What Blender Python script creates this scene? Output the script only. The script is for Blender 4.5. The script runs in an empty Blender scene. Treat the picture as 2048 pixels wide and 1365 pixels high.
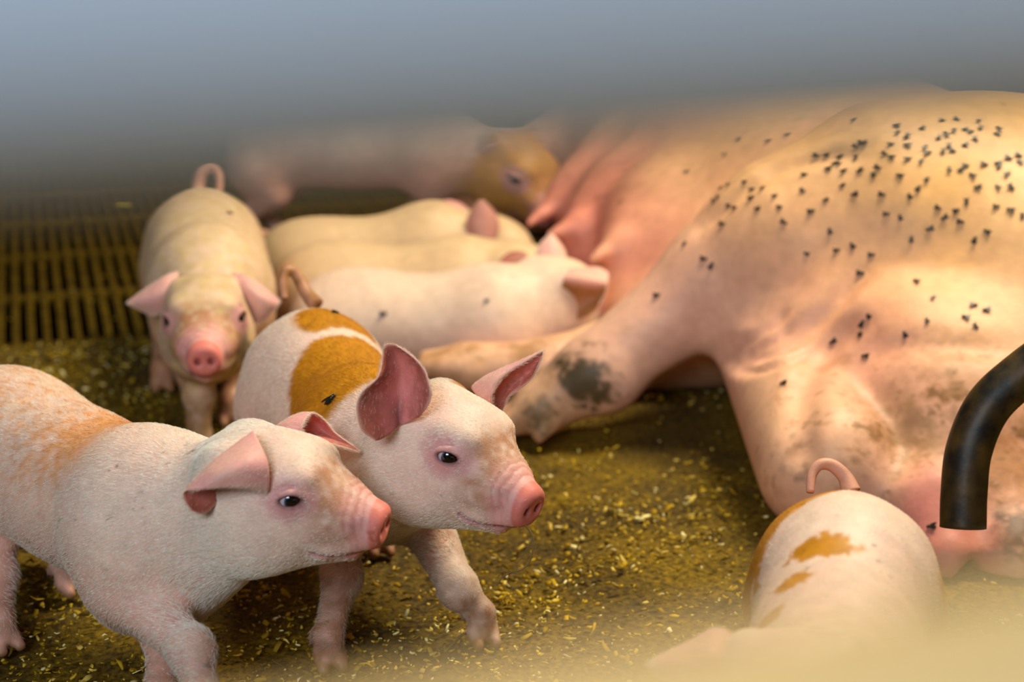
import bpy, math, random
import numpy as np
from mathutils import Vector, Matrix
from mathutils.bvhtree import BVHTree

SC = bpy.context.scene
COL = SC.collection
random.seed(7)
PI = math.pi

# ------------------------------------------------------------------ camera
FPX = 3413.0                       # focal length for a 2048 px wide frame (60 mm on 36 mm)
TH = math.radians(16.8)
CH = 0.73
cam = bpy.data.cameras.new('camera')
camo = bpy.data.objects.new('camera', cam)
COL.objects.link(camo)
camo.location = (0, 0, CH)
camo.rotation_euler = (PI / 2 - TH, 0, 0)
cam.lens = 60.0
cam.sensor_width = 36.0
cam.clip_start = 0.01
cam.dof.use_dof = True
cam.dof.focus_distance = 1.50
cam.dof.aperture_fstop = 3.6
SC.camera = camo

# ------------------------------------------------------------------ world, lights, exposure
w = bpy.data.worlds.new('world'); SC.world = w; w.use_nodes = True
bg = w.node_tree.nodes['Background']
bg.inputs[0].default_value = (1.0, 0.90, 0.82, 1)
bg.inputs[1].default_value = 0.05


def area(name, loc, target, size, energy, color):
    l = bpy.data.lights.new(name, 'AREA'); l.shape = 'RECTANGLE'
    l.size, l.size_y = size; l.energy = energy; l.color = color
    o = bpy.data.objects.new(name, l); COL.objects.link(o)
    o.location = loc
    o.rotation_euler = (Vector(target) - Vector(loc)).to_track_quat('-Z', 'Y').to_euler()
    return o


area('ceiling_lamp', (0.95, 2.3, 2.25), (0.1, 1.9, 0), (0.6, 1.2), 90, (1.0, 0.88, 0.62))
area('window_daylight', (-0.9, -1.7, 2.05), (-0.1, 1.6, 0.15), (1.6, 1.0), 84, (0.84, 0.92, 1.0))
SC.view_settings.view_transform = 'Standard'
SC.view_settings.look = 'None'
SC.view_settings.exposure = 0.0
SC.view_settings.gamma = 1.0
SC.view_settings.use_curve_mapping = False
SC.cycles.use_denoising = True

# ------------------------------------------------------------------ small helpers
F32 = np.float32
V3 = lambda *a: np.array(a, float)
_FW = V3(0, math.cos(TH), -math.sin(TH)); _UP = V3(0, math.sin(TH), math.cos(TH)); _RT = V3(1, 0, 0)


def P(x, y, Z):
    return V3(0, 0, CH) + Z * (_FW + _RT * (x - 1024) / FPX - _UP * (y - 682.5) / FPX)


def PZ(x, z, Z):                    # depth Z, height z
    Y = (Z - (CH - z) * math.sin(TH)) / math.cos(TH)
    return V3((x - 1024) / FPX * Z, Y, z)


def G(x, y):                        # point of the ground
    d = _FW + _RT * (x - 1024) / FPX - _UP * (y - 682.5) / FPX
    return V3(0, 0, CH) + d * (CH / -d[2])


def unit(v):
    v = np.asarray(v, float); return v / (np.linalg.norm(v) + 1e-12)


def lin(*c):                        # 0-255 sRGB to linear
    c = np.array(c, float) / 255
    return np.where(c <= .04045, c / 12.92, ((c + .055) / 1.055) ** 2.4)


def sstep(a, b, x):
    t = np.clip((x - a) / (b - a), 0, 1); return t * t * (3 - 2 * t)


def _hash(ix, iy, iz, seed):
    n = (ix.astype(np.int64) * 374761393 + iy.astype(np.int64) * 668265263 + iz.astype(np.int64) * 2147483647 + seed * 1274126177) & 0xFFFFFFFF
    n = ((n ^ (n >> 13)) * 1274126177) & 0xFFFFFFFF
    n = (n ^ (n >> 16)) & 0xFFFF
    return n.astype(F32) / 32767.5 - 1


def noise(p, freq, seed=0):
    q = np.asarray(p, F32) * F32(freq) if np.isscalar(freq) else np.asarray(p, F32) * np.asarray(freq, F32)
    i = np.floor(q).astype(np.int64); f = q - i; f = f * f * (3 - 2 * f)
    r = 0
    for dx in (0, 1):
        wx = f[..., 0] if dx else 1 - f[..., 0]
        for dy in (0, 1):
            wy = f[..., 1] if dy else 1 - f[..., 1]
            for dz in (0, 1):
                wz = f[..., 2] if dz else 1 - f[..., 2]
                r = r + wx * wy * wz * _hash(i[..., 0] + dx, i[..., 1] + dy, i[..., 2] + dz, seed)
    return r


def fbm(p, freq, oct=4, seed=0):
    r = 0; a = 1; t = 0
    for k in range(oct):
        r = r + a * noise(p, freq * 2 ** k if np.isscalar(freq) else np.asarray(freq) * 2 ** k, seed + k * 17); t += a; a *= .5
    return r / t


def mix(c, d, wgt):
    wgt = np.asarray(wgt)[..., None]
    return c * (1 - wgt) + np.asarray(d) * wgt


def tag(o, label=None, cat=None, group=None, kind=None):
    if label: o['label'] = label
    if cat: o['category'] = cat
    if group: o['group'] = group
    if kind: o['kind'] = kind
    return o


def parent(ch, pa):
    ch.parent = pa
    ch.matrix_parent_inverse = Matrix.Translation(-pa.location)


def mesh_obj(name, verts, faces, mat, col=None, origin=None, smooth=True, mats=None, midx=None):
    verts = np.asarray(verts, float)
    if origin is None: origin = V3(0, 0, 0)
    me = bpy.data.meshes.new(name)
    v = verts - origin
    if isinstance(faces, np.ndarray) and faces.shape[1] == 4:
        me.vertices.add(len(v)); me.vertices.foreach_set('co', v.astype(F32).ravel())
        n = len(faces)
        me.loops.add(n * 4); me.loops.foreach_set('vertex_index', faces.astype(np.int32).ravel())
        me.polygons.add(n); me.polygons.foreach_set('loop_start', np.arange(0, n * 4, 4, dtype=np.int32))
        me.update(calc_edges=True); me.validate()
    else:
        me.from_pydata([tuple(a) for a in v], [], [tuple(int(i) for i in f) for f in faces]); me.update()
    if smooth: me.polygons.foreach_set('use_smooth', np.ones(len(me.polygons), bool))
    if col is not None:
        at = me.color_attributes.new('Col', 'FLOAT_COLOR', 'POINT')
        c = np.ones((len(v), 4), F32); c[:, :3] = np.clip(col, 0, 1)
        at.data.foreach_set('color', c.ravel())
    me.materials.append(mat)
    o = bpy.data.objects.new(name, me); COL.objects.link(o)
    o.location = tuple(origin)
    return o


# ------------------------------------------------------------------ materials
def new_mat(name):
    m = bpy.data.materials.new(name); m.use_nodes = True
    nt = m.node_tree
    return m, nt, nt.nodes['Principled BSDF']


def N(nt, typ, **kw):
    n = nt.nodes.new(typ)
    for k, v in kw.items(): setattr(n, k, v)
    return n


def mat_skin(name, sss=.12, rough=.5, bump=.25, scale=450):
    m, nt, b = new_mat(name)
    at = N(nt, 'ShaderNodeAttribute', attribute_name='Col')
    tc = N(nt, 'ShaderNodeTexCoord')
    no = N(nt, 'ShaderNodeTexNoise'); no.inputs['Scale'].default_value = scale; no.inputs['Detail'].default_value = 4
    no2 = N(nt, 'ShaderNodeTexNoise'); no2.inputs['Scale'].default_value = 60; no2.inputs['Detail'].default_value = 5
    nt.links.new(tc.outputs['Object'], no.inputs['Vector']); nt.links.new(tc.outputs['Object'], no2.inputs['Vector'])
    mp = N(nt, 'ShaderNodeMapRange'); mp.inputs[1].default_value = .25; mp.inputs[2].default_value = .75
    mp.inputs[3].default_value = .86; mp.inputs[4].default_value = 1.08
    nt.links.new(no2.outputs[0], mp.inputs[0])
    mu = N(nt, 'ShaderNodeVectorMath', operation='SCALE')
    nt.links.new(at.outputs['Color'], mu.inputs[0]); nt.links.new(mp.outputs[0], mu.inputs['Scale'])
    nt.links.new(mu.outputs[0], b.inputs['Base Color'])
    bp = N(nt, 'ShaderNodeBump'); bp.inputs['Strength'].default_value = bump; bp.inputs['Distance'].default_value = .001
    nt.links.new(no.outputs[0], bp.inputs['Height']); nt.links.new(bp.outputs[0], b.inputs['Normal'])
    b.inputs['Roughness'].default_value = rough
    b.inputs['Specular IOR Level'].default_value = .35
    if sss:
        b.inputs['Subsurface Weight'].default_value = sss
        b.inputs['Subsurface Radius'].default_value = (1, .35, .2)
        b.inputs['Subsurface Scale'].default_value = .006
    return m


def mat_plain(name, col, rough=.5, metal=0., noise_scale=0, col2=None, bump=0., spec=.5):
    m, nt, b = new_mat(name)
    b.inputs['Roughness'].default_value = rough; b.inputs['Metallic'].default_value = metal
    b.inputs['Specular IOR Level'].default_value = spec
    if noise_scale:
        tc = N(nt, 'ShaderNodeTexCoord')
        no = N(nt, 'ShaderNodeTexNoise'); no.inputs['Scale'].default_value = noise_scale; no.inputs['Detail'].default_value = 6
        nt.links.new(tc.outputs['Object'], no.inputs['Vector'])
        r = N(nt, 'ShaderNodeValToRGB')
        r.color_ramp.elements[0].position = .35; r.color_ramp.elements[1].position = .68
        r.color_ramp.elements[0].color = (*col, 1); r.color_ramp.elements[1].color = (*(col2 if col2 is not None else col), 1)
        nt.links.new(no.outputs[0], r.inputs[0]); nt.links.new(r.outputs[0], b.inputs['Base Color'])
        if bump:
            bp = N(nt, 'ShaderNodeBump'); bp.inputs['Strength'].default_value = bump; bp.inputs['Distance'].default_value = .003
            nt.links.new(no.outputs[0], bp.inputs['Height']); nt.links.new(bp.outputs[0], b.inputs['Normal'])
    else:
        b.inputs['Base Color'].default_value = (*col, 1)
    return m


def mat_attr(name, rough=.7, spec=.2, trans=0.):
    m, nt, b = new_mat(name)
    at = N(nt, 'ShaderNodeAttribute', attribute_name='Col')
    nt.links.new(at.outputs['Color'], b.inputs['Base Color'])
    b.inputs['Roughness'].default_value = rough; b.inputs['Specular IOR Level'].default_value = spec
    return m


M_SKIN = mat_skin('piglet_skin')
M_SKIN_FAR = mat_skin('piglet_skin_plain', sss=0)
M_SOW = mat_skin('sow_skin', sss=.05, bump=.35, scale=220)
M_HAIR = mat_attr('bristle', rough=.45, spec=.4)
M_EYE = mat_attr('eyeball', rough=.04, spec=.8)
M_CHIP = mat_attr('wood_shaving', rough=.8, spec=.15)


# ------------------------------------------------------------------ implicit surfaces
class Field:
    def __init__(self): self.p = []

    def cone(self, a, b, ra, rb, k=.02, op=1):
        self.p.append(('c', np.asarray(a, float), np.asarray(b, float), ra, rb, k, op)); return self

    def ell(self, c, axes, r, k=.02, op=1):
        self.p.append(('e', np.asarray(c, float), np.asarray(axes, float), np.asarray(r, float), None, k, op)); return self

    def bounds(self):
        lo, hi = [], []
        for q in self.p:
            if q[6] < 0: continue
            l, h = self._bb(q); lo.append(l); hi.append(h)
        return np.min(lo, 0), np.max(hi, 0)

    @staticmethod
    def _bb(q):
        if q[0] == 'c':
            return np.minimum(q[1] - q[3], q[2] - q[4]), np.maximum(q[1] + q[3], q[2] + q[4])
        ext = np.sqrt(((q[2] * q[3][:, None]) ** 2).sum(0))
        return q[1] - ext, q[1] + ext

    def eval(self, ax):
        X, Y, Z = ax
        D = np.full((len(X), len(Y), len(Z)), .08, F32)
        for q in self.p:
            lo, hi = self._bb(q); m = q[5] + .02
            i0, i1 = np.searchsorted(X, [lo[0] - m, hi[0] + m]); j0, j1 = np.searchsorted(Y, [lo[1] - m, hi[1] + m]); k0, k1 = np.searchsorted(Z, [lo[2] - m, hi[2] + m])
            if i1 <= i0 or j1 <= j0 or k1 <= k0: continue
            x = X[i0:i1, None, None]; y = Y[None, j0:j1, None]; z = Z[None, None, k0:k1]
            if q[0] == 'c':
                a, b, ra, rb = q[1:5]; ba = b - a; L2 = max((ba ** 2).sum(), 1e-12)
                px, py, pz = x - F32(a[0]), y - F32(a[1]), z - F32(a[2])
                t = np.clip((px * F32(ba[0]) + py * F32(ba[1]) + pz * F32(ba[2])) / F32(L2), 0, 1)
                d = np.sqrt((px - t * F32(ba[0])) ** 2 + (py - t * F32(ba[1])) ** 2 + (pz - t * F32(ba[2])) ** 2) - (F32(ra) + t * F32(rb - ra))
            else:
                c, A, r = q[1:4]
                px, py, pz = x - F32(c[0]), y - F32(c[1]), z - F32(c[2])
                s0 = 0; s1 = 0
                for n in range(3):
                    u = px * F32(A[n, 0]) + py * F32(A[n, 1]) + pz * F32(A[n, 2])
                    s0 = s0 + (u / F32(r[n])) ** 2; s1 = s1 + (u / F32(r[n] ** 2)) ** 2
                k0_ = np.sqrt(s0); d = k0_ * (k0_ - 1) / np.maximum(np.sqrt(s1), 1e-6)
            k = F32(max(q[5], 1e-5)); S = D[i0:i1, j0:j1, k0:k1]
            if q[6] > 0:
                h = np.maximum(k - np.abs(S - d), 0) / k
                S[...] = np.minimum(S, d) - h * h * k * F32(.25)
            else:
                h = np.maximum(k - np.abs(S + d), 0) / k
                S[...] = np.maximum(S, -d) + h * h * k * F32(.25)
        return D


def axis(lo, hi, step, flo=None, fhi=None, fstep=None):
    if flo is None: return np.arange(lo, hi + step, step, dtype=F32)
    flo = max(flo, lo); fhi = min(fhi, hi)
    return np.concatenate([np.arange(lo, flo - step * .5, step), np.arange(flo, fhi, fstep), np.arange(fhi, hi + step, step)]).astype(F32)


def surface_nets(D, ax):
    X, Y, Z = ax
    ins = D < 0
    c = [ins[a:D.shape[0] - 1 + a, b:D.shape[1] - 1 + b, e:D.shape[2] - 1 + e] for a in (0, 1) for b in (0, 1) for e in (0, 1)]
    s = sum(q.astype(np.int8) for q in c)
    act = np.argwhere((s > 0) & (s < 8))
    idx = np.full(s.shape, -1, np.int32); idx[tuple(act.T)] = np.arange(len(act))
    i, j, k = act.T
    pos = np.zeros((len(act), 3)); cnt = np.zeros(len(act))
    corners = [(a, b, e) for a in (0, 1) for b in (0, 1) for e in (0, 1)]
    for a in corners:
        for d in range(3):
            if a[d]: continue
            b = list(a); b[d] = 1
            fa = D[i + a[0], j + a[1], k + a[2]]; fb = D[i + b[0], j + b[1], k + b[2]]
            m = (fa < 0) != (fb < 0)
            t = np.where(m, fa / np.where(fa == fb, 1, fa - fb), 0)
            pa = np.stack([X[i + a[0]], Y[j + a[1]], Z[k + a[2]]], 1); pb = np.stack([X[i + b[0]], Y[j + b[1]], Z[k + b[2]]], 1)
            pos += np.where(m[:, None], pa + (pb - pa) * t[:, None], 0); cnt += m
    pos /= cnt[:, None]
    quads = []
    for d in range(3):
        sl0 = [slice(None)] * 3; sl1 = [slice(None)] * 3
        sl0[d] = slice(0, -1); sl1[d] = slice(1, None)
        a, b = ins[tuple(sl0)], ins[tuple(sl1)]
        e = np.argwhere(a != b)
        u, v = (d + 1) % 3, (d + 2) % 3
        ok = (e[:, u] > 0) & (e[:, v] > 0) & (e[:, u] < idx.shape[u]) & (e[:, v] < idx.shape[v]) & (e[:, d] < idx.shape[d])
        e = e[ok]
        fl = a[tuple(e.T)]
        du = np.zeros(3, int); du[u] = 1; dv = np.zeros(3, int); dv[v] = 1
        q = np.stack([idx[tuple((e - du - dv).T)], idx[tuple((e - dv).T)], idx[tuple(e.T)], idx[tuple((e - du).T)]], 1)
        q[~fl] = q[~fl][:, ::-1]
        quads.append(q)
    Q = np.concatenate(quads); Q = Q[(Q >= 0).all(1)]
    return pos, Q


def smooth_verts(v, q, it=2, lam=.5):
    e = np.concatenate([q[:, [0, 1]], q[:, [1, 2]], q[:, [2, 3]], q[:, [3, 0]]])
    for _ in range(it):
        acc = np.zeros_like(v); n = np.zeros(len(v))
        for c in range(3):
            acc[:, c] = np.bincount(e[:, 0], v[e[:, 1], c], len(v)) + np.bincount(e[:, 1], v[e[:, 0], c], len(v))
        n = np.bincount(e[:, 0], minlength=len(v)) + np.bincount(e[:, 1], minlength=len(v))
        v = v + lam * (acc / np.maximum(n, 1)[:, None] - v)
    return v


# ------------------------------------------------------------------ ears and tubes as vertex/quad arrays
def catmull(pts, n):
    pts = np.asarray(pts, float)
    m = len(pts)
    if m == 2: pts = np.array([pts[0], (pts[0] + pts[1]) / 2, pts[1]]); m = 3
    t = np.linspace(0, m - 1, n); i = np.minimum(t.astype(int), m - 2); f = (t - i).reshape((-1,) + (1,) * (pts.ndim - 1))
    ext = np.concatenate([[2 * pts[0] - pts[1]], pts, [2 * pts[-1] - pts[-2]]])
    p0, p1, p2, p3 = ext[i], ext[i + 1], ext[i + 2], ext[i + 3]
    return .5 * (2 * p1 + (p2 - p0) * f + (2 * p0 - 5 * p1 + 4 * p2 - p3) * f ** 2 + (3 * p1 - p0 - 3 * p2 + p3) * f ** 3)


def sheet(grid, thick=.0022, nu=34, nv=34, flip=False):
    """grid: rows x cols x 3 control points -> thickened sheet: verts, quads, (u along, v across, side)"""
    g = catmull(np.asarray(grid, float), nu)
    g = catmull(g.transpose(1, 0, 2), nv).transpose(1, 0, 2)
    du = np.gradient(g, axis=0); dv = np.gradient(g, axis=1)
    n = np.cross(du, dv); n /= np.linalg.norm(n, axis=2)[..., None] + 1e-9
    if flip: n = -n
    U, Vv = np.meshgrid(np.linspace(0, 1, nu), np.linspace(-1, 1, nv), indexing='ij')
    rim = np.minimum(1, np.minimum((1 - U) * 12, (1 - abs(Vv)) * 8)) ** .5
    th = thick * (.25 + .75 * rim) * (1.5 - .7 * U)
    a = g + n * (th / 2)[..., None]; b = g - n * (th / 2)[..., None]
    ia = np.arange(nu * nv).reshape(nu, nv); ib = ia + nu * nv
    fa = np.stack([ia[:-1, :-1], ia[1:, :-1], ia[1:, 1:], ia[:-1, 1:]], -1).reshape(-1, 4)
    fb = fa[:, ::-1] + nu * nv
    loop = np.concatenate([ia[:-1, 0], ia[-1, :-1], ia[1:, -1][::-1], ia[0, 1:][::-1]])
    nx = np.roll(loop, -1)
    fr = np.stack([loop, nx, nx + nu * nv, loop + nu * nv], 1)[:, ::-1]
    vv = np.concatenate([a.reshape(-1, 3), b.reshape(-1, 3)])
    q = np.concatenate([fa, fb, fr])
    if flip: q = q[:, ::-1]
    info = np.stack([np.tile(U.ravel(), 2), np.tile(Vv.ravel(), 2), np.repeat([1., -1.], nu * nv)], 1)
    return vv, q, info


def tube(pts, radii, n=60, seg=14, cap=True):
    c = catmull(pts, n); r = np.interp(np.linspace(0, 1, n), np.linspace(0, 1, len(radii)), radii)
    t = np.gradient(c, axis=0); t /= np.linalg.norm(t, axis=1)[:, None]
    up = V3(.13, .31, .94); vs = []
    u = unit(np.cross(t[0], up))
    for i in range(n):
        u = unit(u - t[i] * (u @ t[i])); b = np.cross(t[i], u)
        a = np.linspace(0, 2 * PI, seg, endpoint=False)
        vs.append(c[i] + r[i] * (np.cos(a)[:, None] * u + np.sin(a)[:, None] * b))
    v = np.concatenate(vs)
    i = np.arange(n - 1)[:, None] * seg; j = np.arange(seg)[None]; j2 = (j + 1) % seg
    q = np.stack([i + j, i + j2, i + seg + j2, i + seg + j], -1).reshape(-1, 4)
    if cap:
        for k in (0, n - 1):
            base = k * seg; m = len(v); v = np.concatenate([v, c[k:k + 1]])
            for s in range(0, seg, 2):
                f = [base + s, m, base + (s + 2) % seg, base + (s + 1) % seg]
                q = np.concatenate([q, [f if k == 0 else f[::-1]]])
    return v, q


def sphere(c, r, axes=None, nu=20, nv=14):
    """ellipsoid as quads (pinched poles)"""
    th = np.linspace(0.02, PI - .02, nv); ph = np.linspace(0, 2 * PI, nu, endpoint=False)
    T, Ph = np.meshgrid(th, ph, indexing='ij')
    p = np.stack([np.cos(T), np.sin(T) * np.cos(Ph), np.sin(T) * np.sin(Ph)], -1).reshape(-1, 3)
    p = p * np.asarray(r)
    if axes is not None: p = p @ np.asarray(axes)
    i = np.arange(nv - 1)[:, None] * nu; j = np.arange(nu)[None]; j2 = (j + 1) % nu
    q = np.stack([i + j, i + nu + j, i + nu + j2, i + j2], -1).reshape(-1, 4)
    cap0 = [[0, j, j + 1, j + 2] for j in range(1, nu - 2, 2)]
    capn = [[(nv - 1) * nu + a for a in (0, j + 2, j + 1, j)] for j in range(1, nu - 2, 2)]
    q = np.concatenate([q, cap0, capn])
    return p + np.asarray(c), q


def box(c, axes, h):
    s = np.array([[a, b, e] for a in (-1, 1) for b in (-1, 1) for e in (-1, 1)], float)
    v = np.asarray(c) + (s * np.asarray(h)) @ np.asarray(axes)
    q = np.array([[0, 1, 3, 2], [4, 6, 7, 5], [0, 4, 5, 1], [2, 3, 7, 6], [0, 2, 6, 4], [1, 5, 7, 3]])
    return v, q


def join(parts):
    vs, qs, n = [], [], 0
    for v, q in parts:
        vs.append(v); qs.append(np.asarray(q) + n); n += len(v)
    return np.concatenate(vs), np.concatenate(qs)


def frame(yaw, pitch, roll):
    cy, sy, cp, sp, cr, sr = math.cos(yaw), math.sin(yaw), math.cos(pitch), math.sin(pitch), math.cos(roll), math.sin(roll)
    Fv = V3(cy * cp, sy * cp, sp); L = V3(-sy, cy, 0); U = np.cross(Fv, L)
    return np.stack([Fv, L * cr + U * sr, U * cr - L * sr])


ID = np.eye(3)
# ------------------------------------------------------------------ colours
C_SKIN = lin(228, 184, 168); C_CREAM = lin(236, 210, 190); C_PINK = lin(214, 140, 124)
C_NOSE = lin(224, 128, 116); C_MUZ = lin(230, 166, 160); C_LID = lin(212, 150, 152)
C_BROWN = lin(194, 130, 22); C_DIRT = lin(82, 62, 30); C_HAIR = lin(252, 246, 232)


def head_prims(f, hc, Fm, s, slim=1.):
    A = Fm; h = lambda x, y, z: hc + s * (V3(x, y, z) @ A)
    E = lambda c, r, k, op=1, ax=A: f.ell(h(*c), ax, np.asarray(r) * s, k * s, op)
    E((-.004, 0, .004), (.066, .052, .058), .03)
    for y in (-1, 1):
        E((-.002, y * .03, -.034), (.052, .032, .042), .03)
        E((-.03, y * .036, .03), (.026, .014, .022), .02)            # ear root
        E((.036, y * .031, .030), (.024, .014, .010), .02)           # brow
        E((.062, y * .022, -.018), (.035, .02, .022), .02)
    f.cone(h(.034, 0, .000), h(.107, 0, -.0185), .044 * s, .0185 * s, .03 * s)
    f.cone(h(0, 0, -.052), h(.086, 0, -.053), .034 * s, .0135 * s, .025 * s)
    # lips
    for y in (-1, 1):
        f.cone(h(.068, y * .022, -.044), h(.106, y * .008, -.038), .0125 * s, .011 * s, .012 * s)
    # mouth line
    for y in (-1, 1):
        pts = [h(.113, y * .009, -.0495), h(.098, y * .0165, -.0525), h(.08, y * .0245, -.0545), h(.062, y * .034, -.049)]
        for a, b in zip(pts[:-1], pts[1:]): f.cone(a, b, .0026 * s, .0026 * s, .005 * s, -1)
    # snout disc, flared rim
    n = unit(V3(1, 0, -.12)); u = unit(np.cross(V3(0, 1, 0), n)); D = np.stack([n, V3(0, 1, 0), -u]) @ A
    f.ell(h(.110, 0, -.024), D, np.array([.016, .0195, .0185]) * s, .012 * s)
    f.ell(h(.1185, 0, -.0255), D, np.array([.0066, .0225, .0200]) * s, .006 * s)
    f.ell(h(.1265, 0, -.027), D, np.array([.0035, .0155, .0125]) * s, .005 * s, -1)
    for y in (-1, 1):
        f.ell(h(.1235, y * .0088, -.027), D, np.array([.012, .0042, .0052]) * s, .003 * s, -1)
    # eyes
    for y in (-1, 1):
        e = h(.0405, y * .0425, .0115)
        f.ell(e, A, np.array([.0165, .010, .0145]) * s, .012 * s)
        nn = unit(V3(.42, y * .88, .12)); t1 = unit(np.cross(V3(0, 0, 1), nn)) * y; t2 = unit(np.cross(nn, t1)) * (1 if y > 0 else 1)
        if t2[2] < 0: t2 = -t2
        if t1[0] < 0: t1 = -t1
        B = np.stack([t1, t2, nn]) @ A
        c0 = e + nn @ A * .0055 * s
        f.ell(c0, B, np.array([.0140, .0072, .012]) * s, .0025 * s, -1)
        lid = lambda x, z, d: c0 + s * (V3(x, z, d) @ B)
        up = [lid(-.0145, -.001, .000), lid(-.008, .0066, .0042), lid(0, .0092, .0062), lid(.008, .0064, .0036), lid(.0150, -.002, -.0015)]
        lo = [lid(-.0145, -.001, .000), lid(-.008, -.0062, .0030), lid(0, -.0080, .0042), lid(.008, -.0064, .0022), lid(.0150, -.002, -.0015)]
        for a, b in zip(up[:-1], up[1:]): f.cone(a, b, .0026 * s, .0026 * s, .003 * s)
        for a, b in zip(lo[:-1], lo[1:]): f.cone(a, b, .0020 * s, .0020 * s, .003 * s)
        # crease above the lid
        cr = [lid(-.014, .009, .001), lid(-.002, .0150, .004), lid(.012, .0105, .000)]
        for a, b in zip(cr[:-1], cr[1:]): f.cone(a, b, .0011 * s, .0011 * s, .004 * s, -1)


def make_eyes(name_parent, hc, Fm, s, pink_iris=False):
    for y in (-1, 1):
        e = hc + s * (V3(.0405, y * .0425, .0115) @ Fm)
        nn = unit(V3(.42, y * .88, .12)) @ Fm
        c = e + nn * .0012 * s
        look = unit(unit(V3(.75, y * .66, .0)) @ Fm)
        a2 = unit(np.cross(look, V3(0, 0, 1))); a3 = np.cross(a2, look)
        v, q = sphere(c, np.array([.0108] * 3) * s, np.stack([look, a2, a3]), 28, 28)
        ca = (v - c) @ look / (.0108 * s)
        col = np.tile(lin(196, 186, 190), (len(v), 1))
        col = mix(col, lin(70, 100, 140), sstep(.50, .58, ca)); col = mix(col, lin(5, 4, 5), sstep(.62, .70, ca))
        o = mesh_obj('eye', v, q, M_EYE, col, c)
        parent(o, name_parent)


def bez(a, b, c, t):
    return (1 - t) ** 2 * a + 2 * t * (1 - t) * b + t * t * c


def simple_ear(base, mid, tip, side, W, cup, flip=False):
    base, mid, tip = map(lambda z: np.asarray(z, float), (base, mid, tip))
    rows = []
    for t, wv in zip((0, .2, .45, .7, .9, 1.), (.75, .95, 1., .75, .35, .06)):
        c = bez(base, mid, tip, t); tg = unit(bez(base, mid, tip, min(1, t + .05)) - bez(base, mid, tip, max(0, t - .05)))
        s = unit(side - tg * (side @ tg)); n = np.cross(tg, s)
        rows.append([c + s * W * wv * x + n * W * wv * cup * (x * x - .4) for x in (-1, -.55, 0, .55, 1)])
    return sheet(rows, .0024, 26, 26, flip)


def pix_ear(grid, Z, flip=False):
    return sheet([[P(x, y, Z + d) for x, y, d in row] for row in grid], .0022, 40, 44, flip)


def add_hair(pa, V, Q, N0, dens, colf, flow, length, radius, keep, lift=.28, seed=1, name='coat'):
    """short bristles as a curves object"""
    rng = np.random.default_rng(seed)
    a, b, c, d = (V[Q[:, i]] for i in range(4))
    nrm = np.cross(c - a, d - b); ar = np.linalg.norm(nrm, axis=1) / 2; nrm /= (2 * ar + 1e-12)[:, None]
    cen = (a + b + c + d) / 4
    wgt = ar * keep(cen, nrm)
    n = int(dens)
    f = rng.choice(len(Q), n, p=wgt / wgt.sum())
    u, v = rng.random(n)[:, None], rng.random(n)[:, None]
    p = (a[f] * (1 - u) + b[f] * u) * (1 - v) + (d[f] * (1 - u) + c[f] * u) * v
    nn = nrm[f]
    fl = flow(p) + rng.normal(size=(n, 3)) * .22
    fl -= nn * (fl * nn).sum(1)[:, None]; fl /= np.linalg.norm(fl, axis=1)[:, None] + 1e-9
    L = length(p) * rng.uniform(.55, 1.25, n)
    lf = lift * rng.uniform(.5, 1.6, n)
    d0 = fl + nn * lf[:, None]; d0 /= np.linalg.norm(d0, axis=1)[:, None]
    p = p - nn * .0004
    K = 4; pts = np.zeros((n, K, 3))
    pts[:, 0] = p
    for k in range(1, K):
        dk = d0 - nn * (.18 * lf * k)[:, None] - V3(0, 0, .05 * k)
        dk /= np.linalg.norm(dk, axis=1)[:, None]
        pts[:, k] = pts[:, k - 1] + dk * (L / (K - 1))[:, None]
    o0 = np.array(pa.location)
    cu = bpy.data.hair_curves.new(name)
    cu.add_curves([K] * n)
    cu.attributes['position'].data.foreach_set('vector', (pts - o0).astype(F32).ravel())
    ra = cu.attributes.get('radius') or cu.attributes.new('radius', 'FLOAT', 'POINT')
    ra.data.foreach_set('value', np.tile(np.array([1, .85, .55, .12], F32) * radius, n))
    ca = cu.attributes.new('Col', 'FLOAT_COLOR', 'CURVE')
    cc = np.ones((n, 4), F32); cc[:, :3] = np.clip(colf(p) * rng.uniform(.76, 1.16, n)[:, None], 0, 1)
    ca.data.foreach_set('color', cc.ravel())
    cu.materials.append(M_HAIR)
    o = bpy.data.objects.new(name, cu); COL.objects.link(o)
    o.location = tuple(o0)
    o.parent = pa; o.matrix_parent_inverse = Matrix.Translation(-pa.location)
    return o


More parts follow.
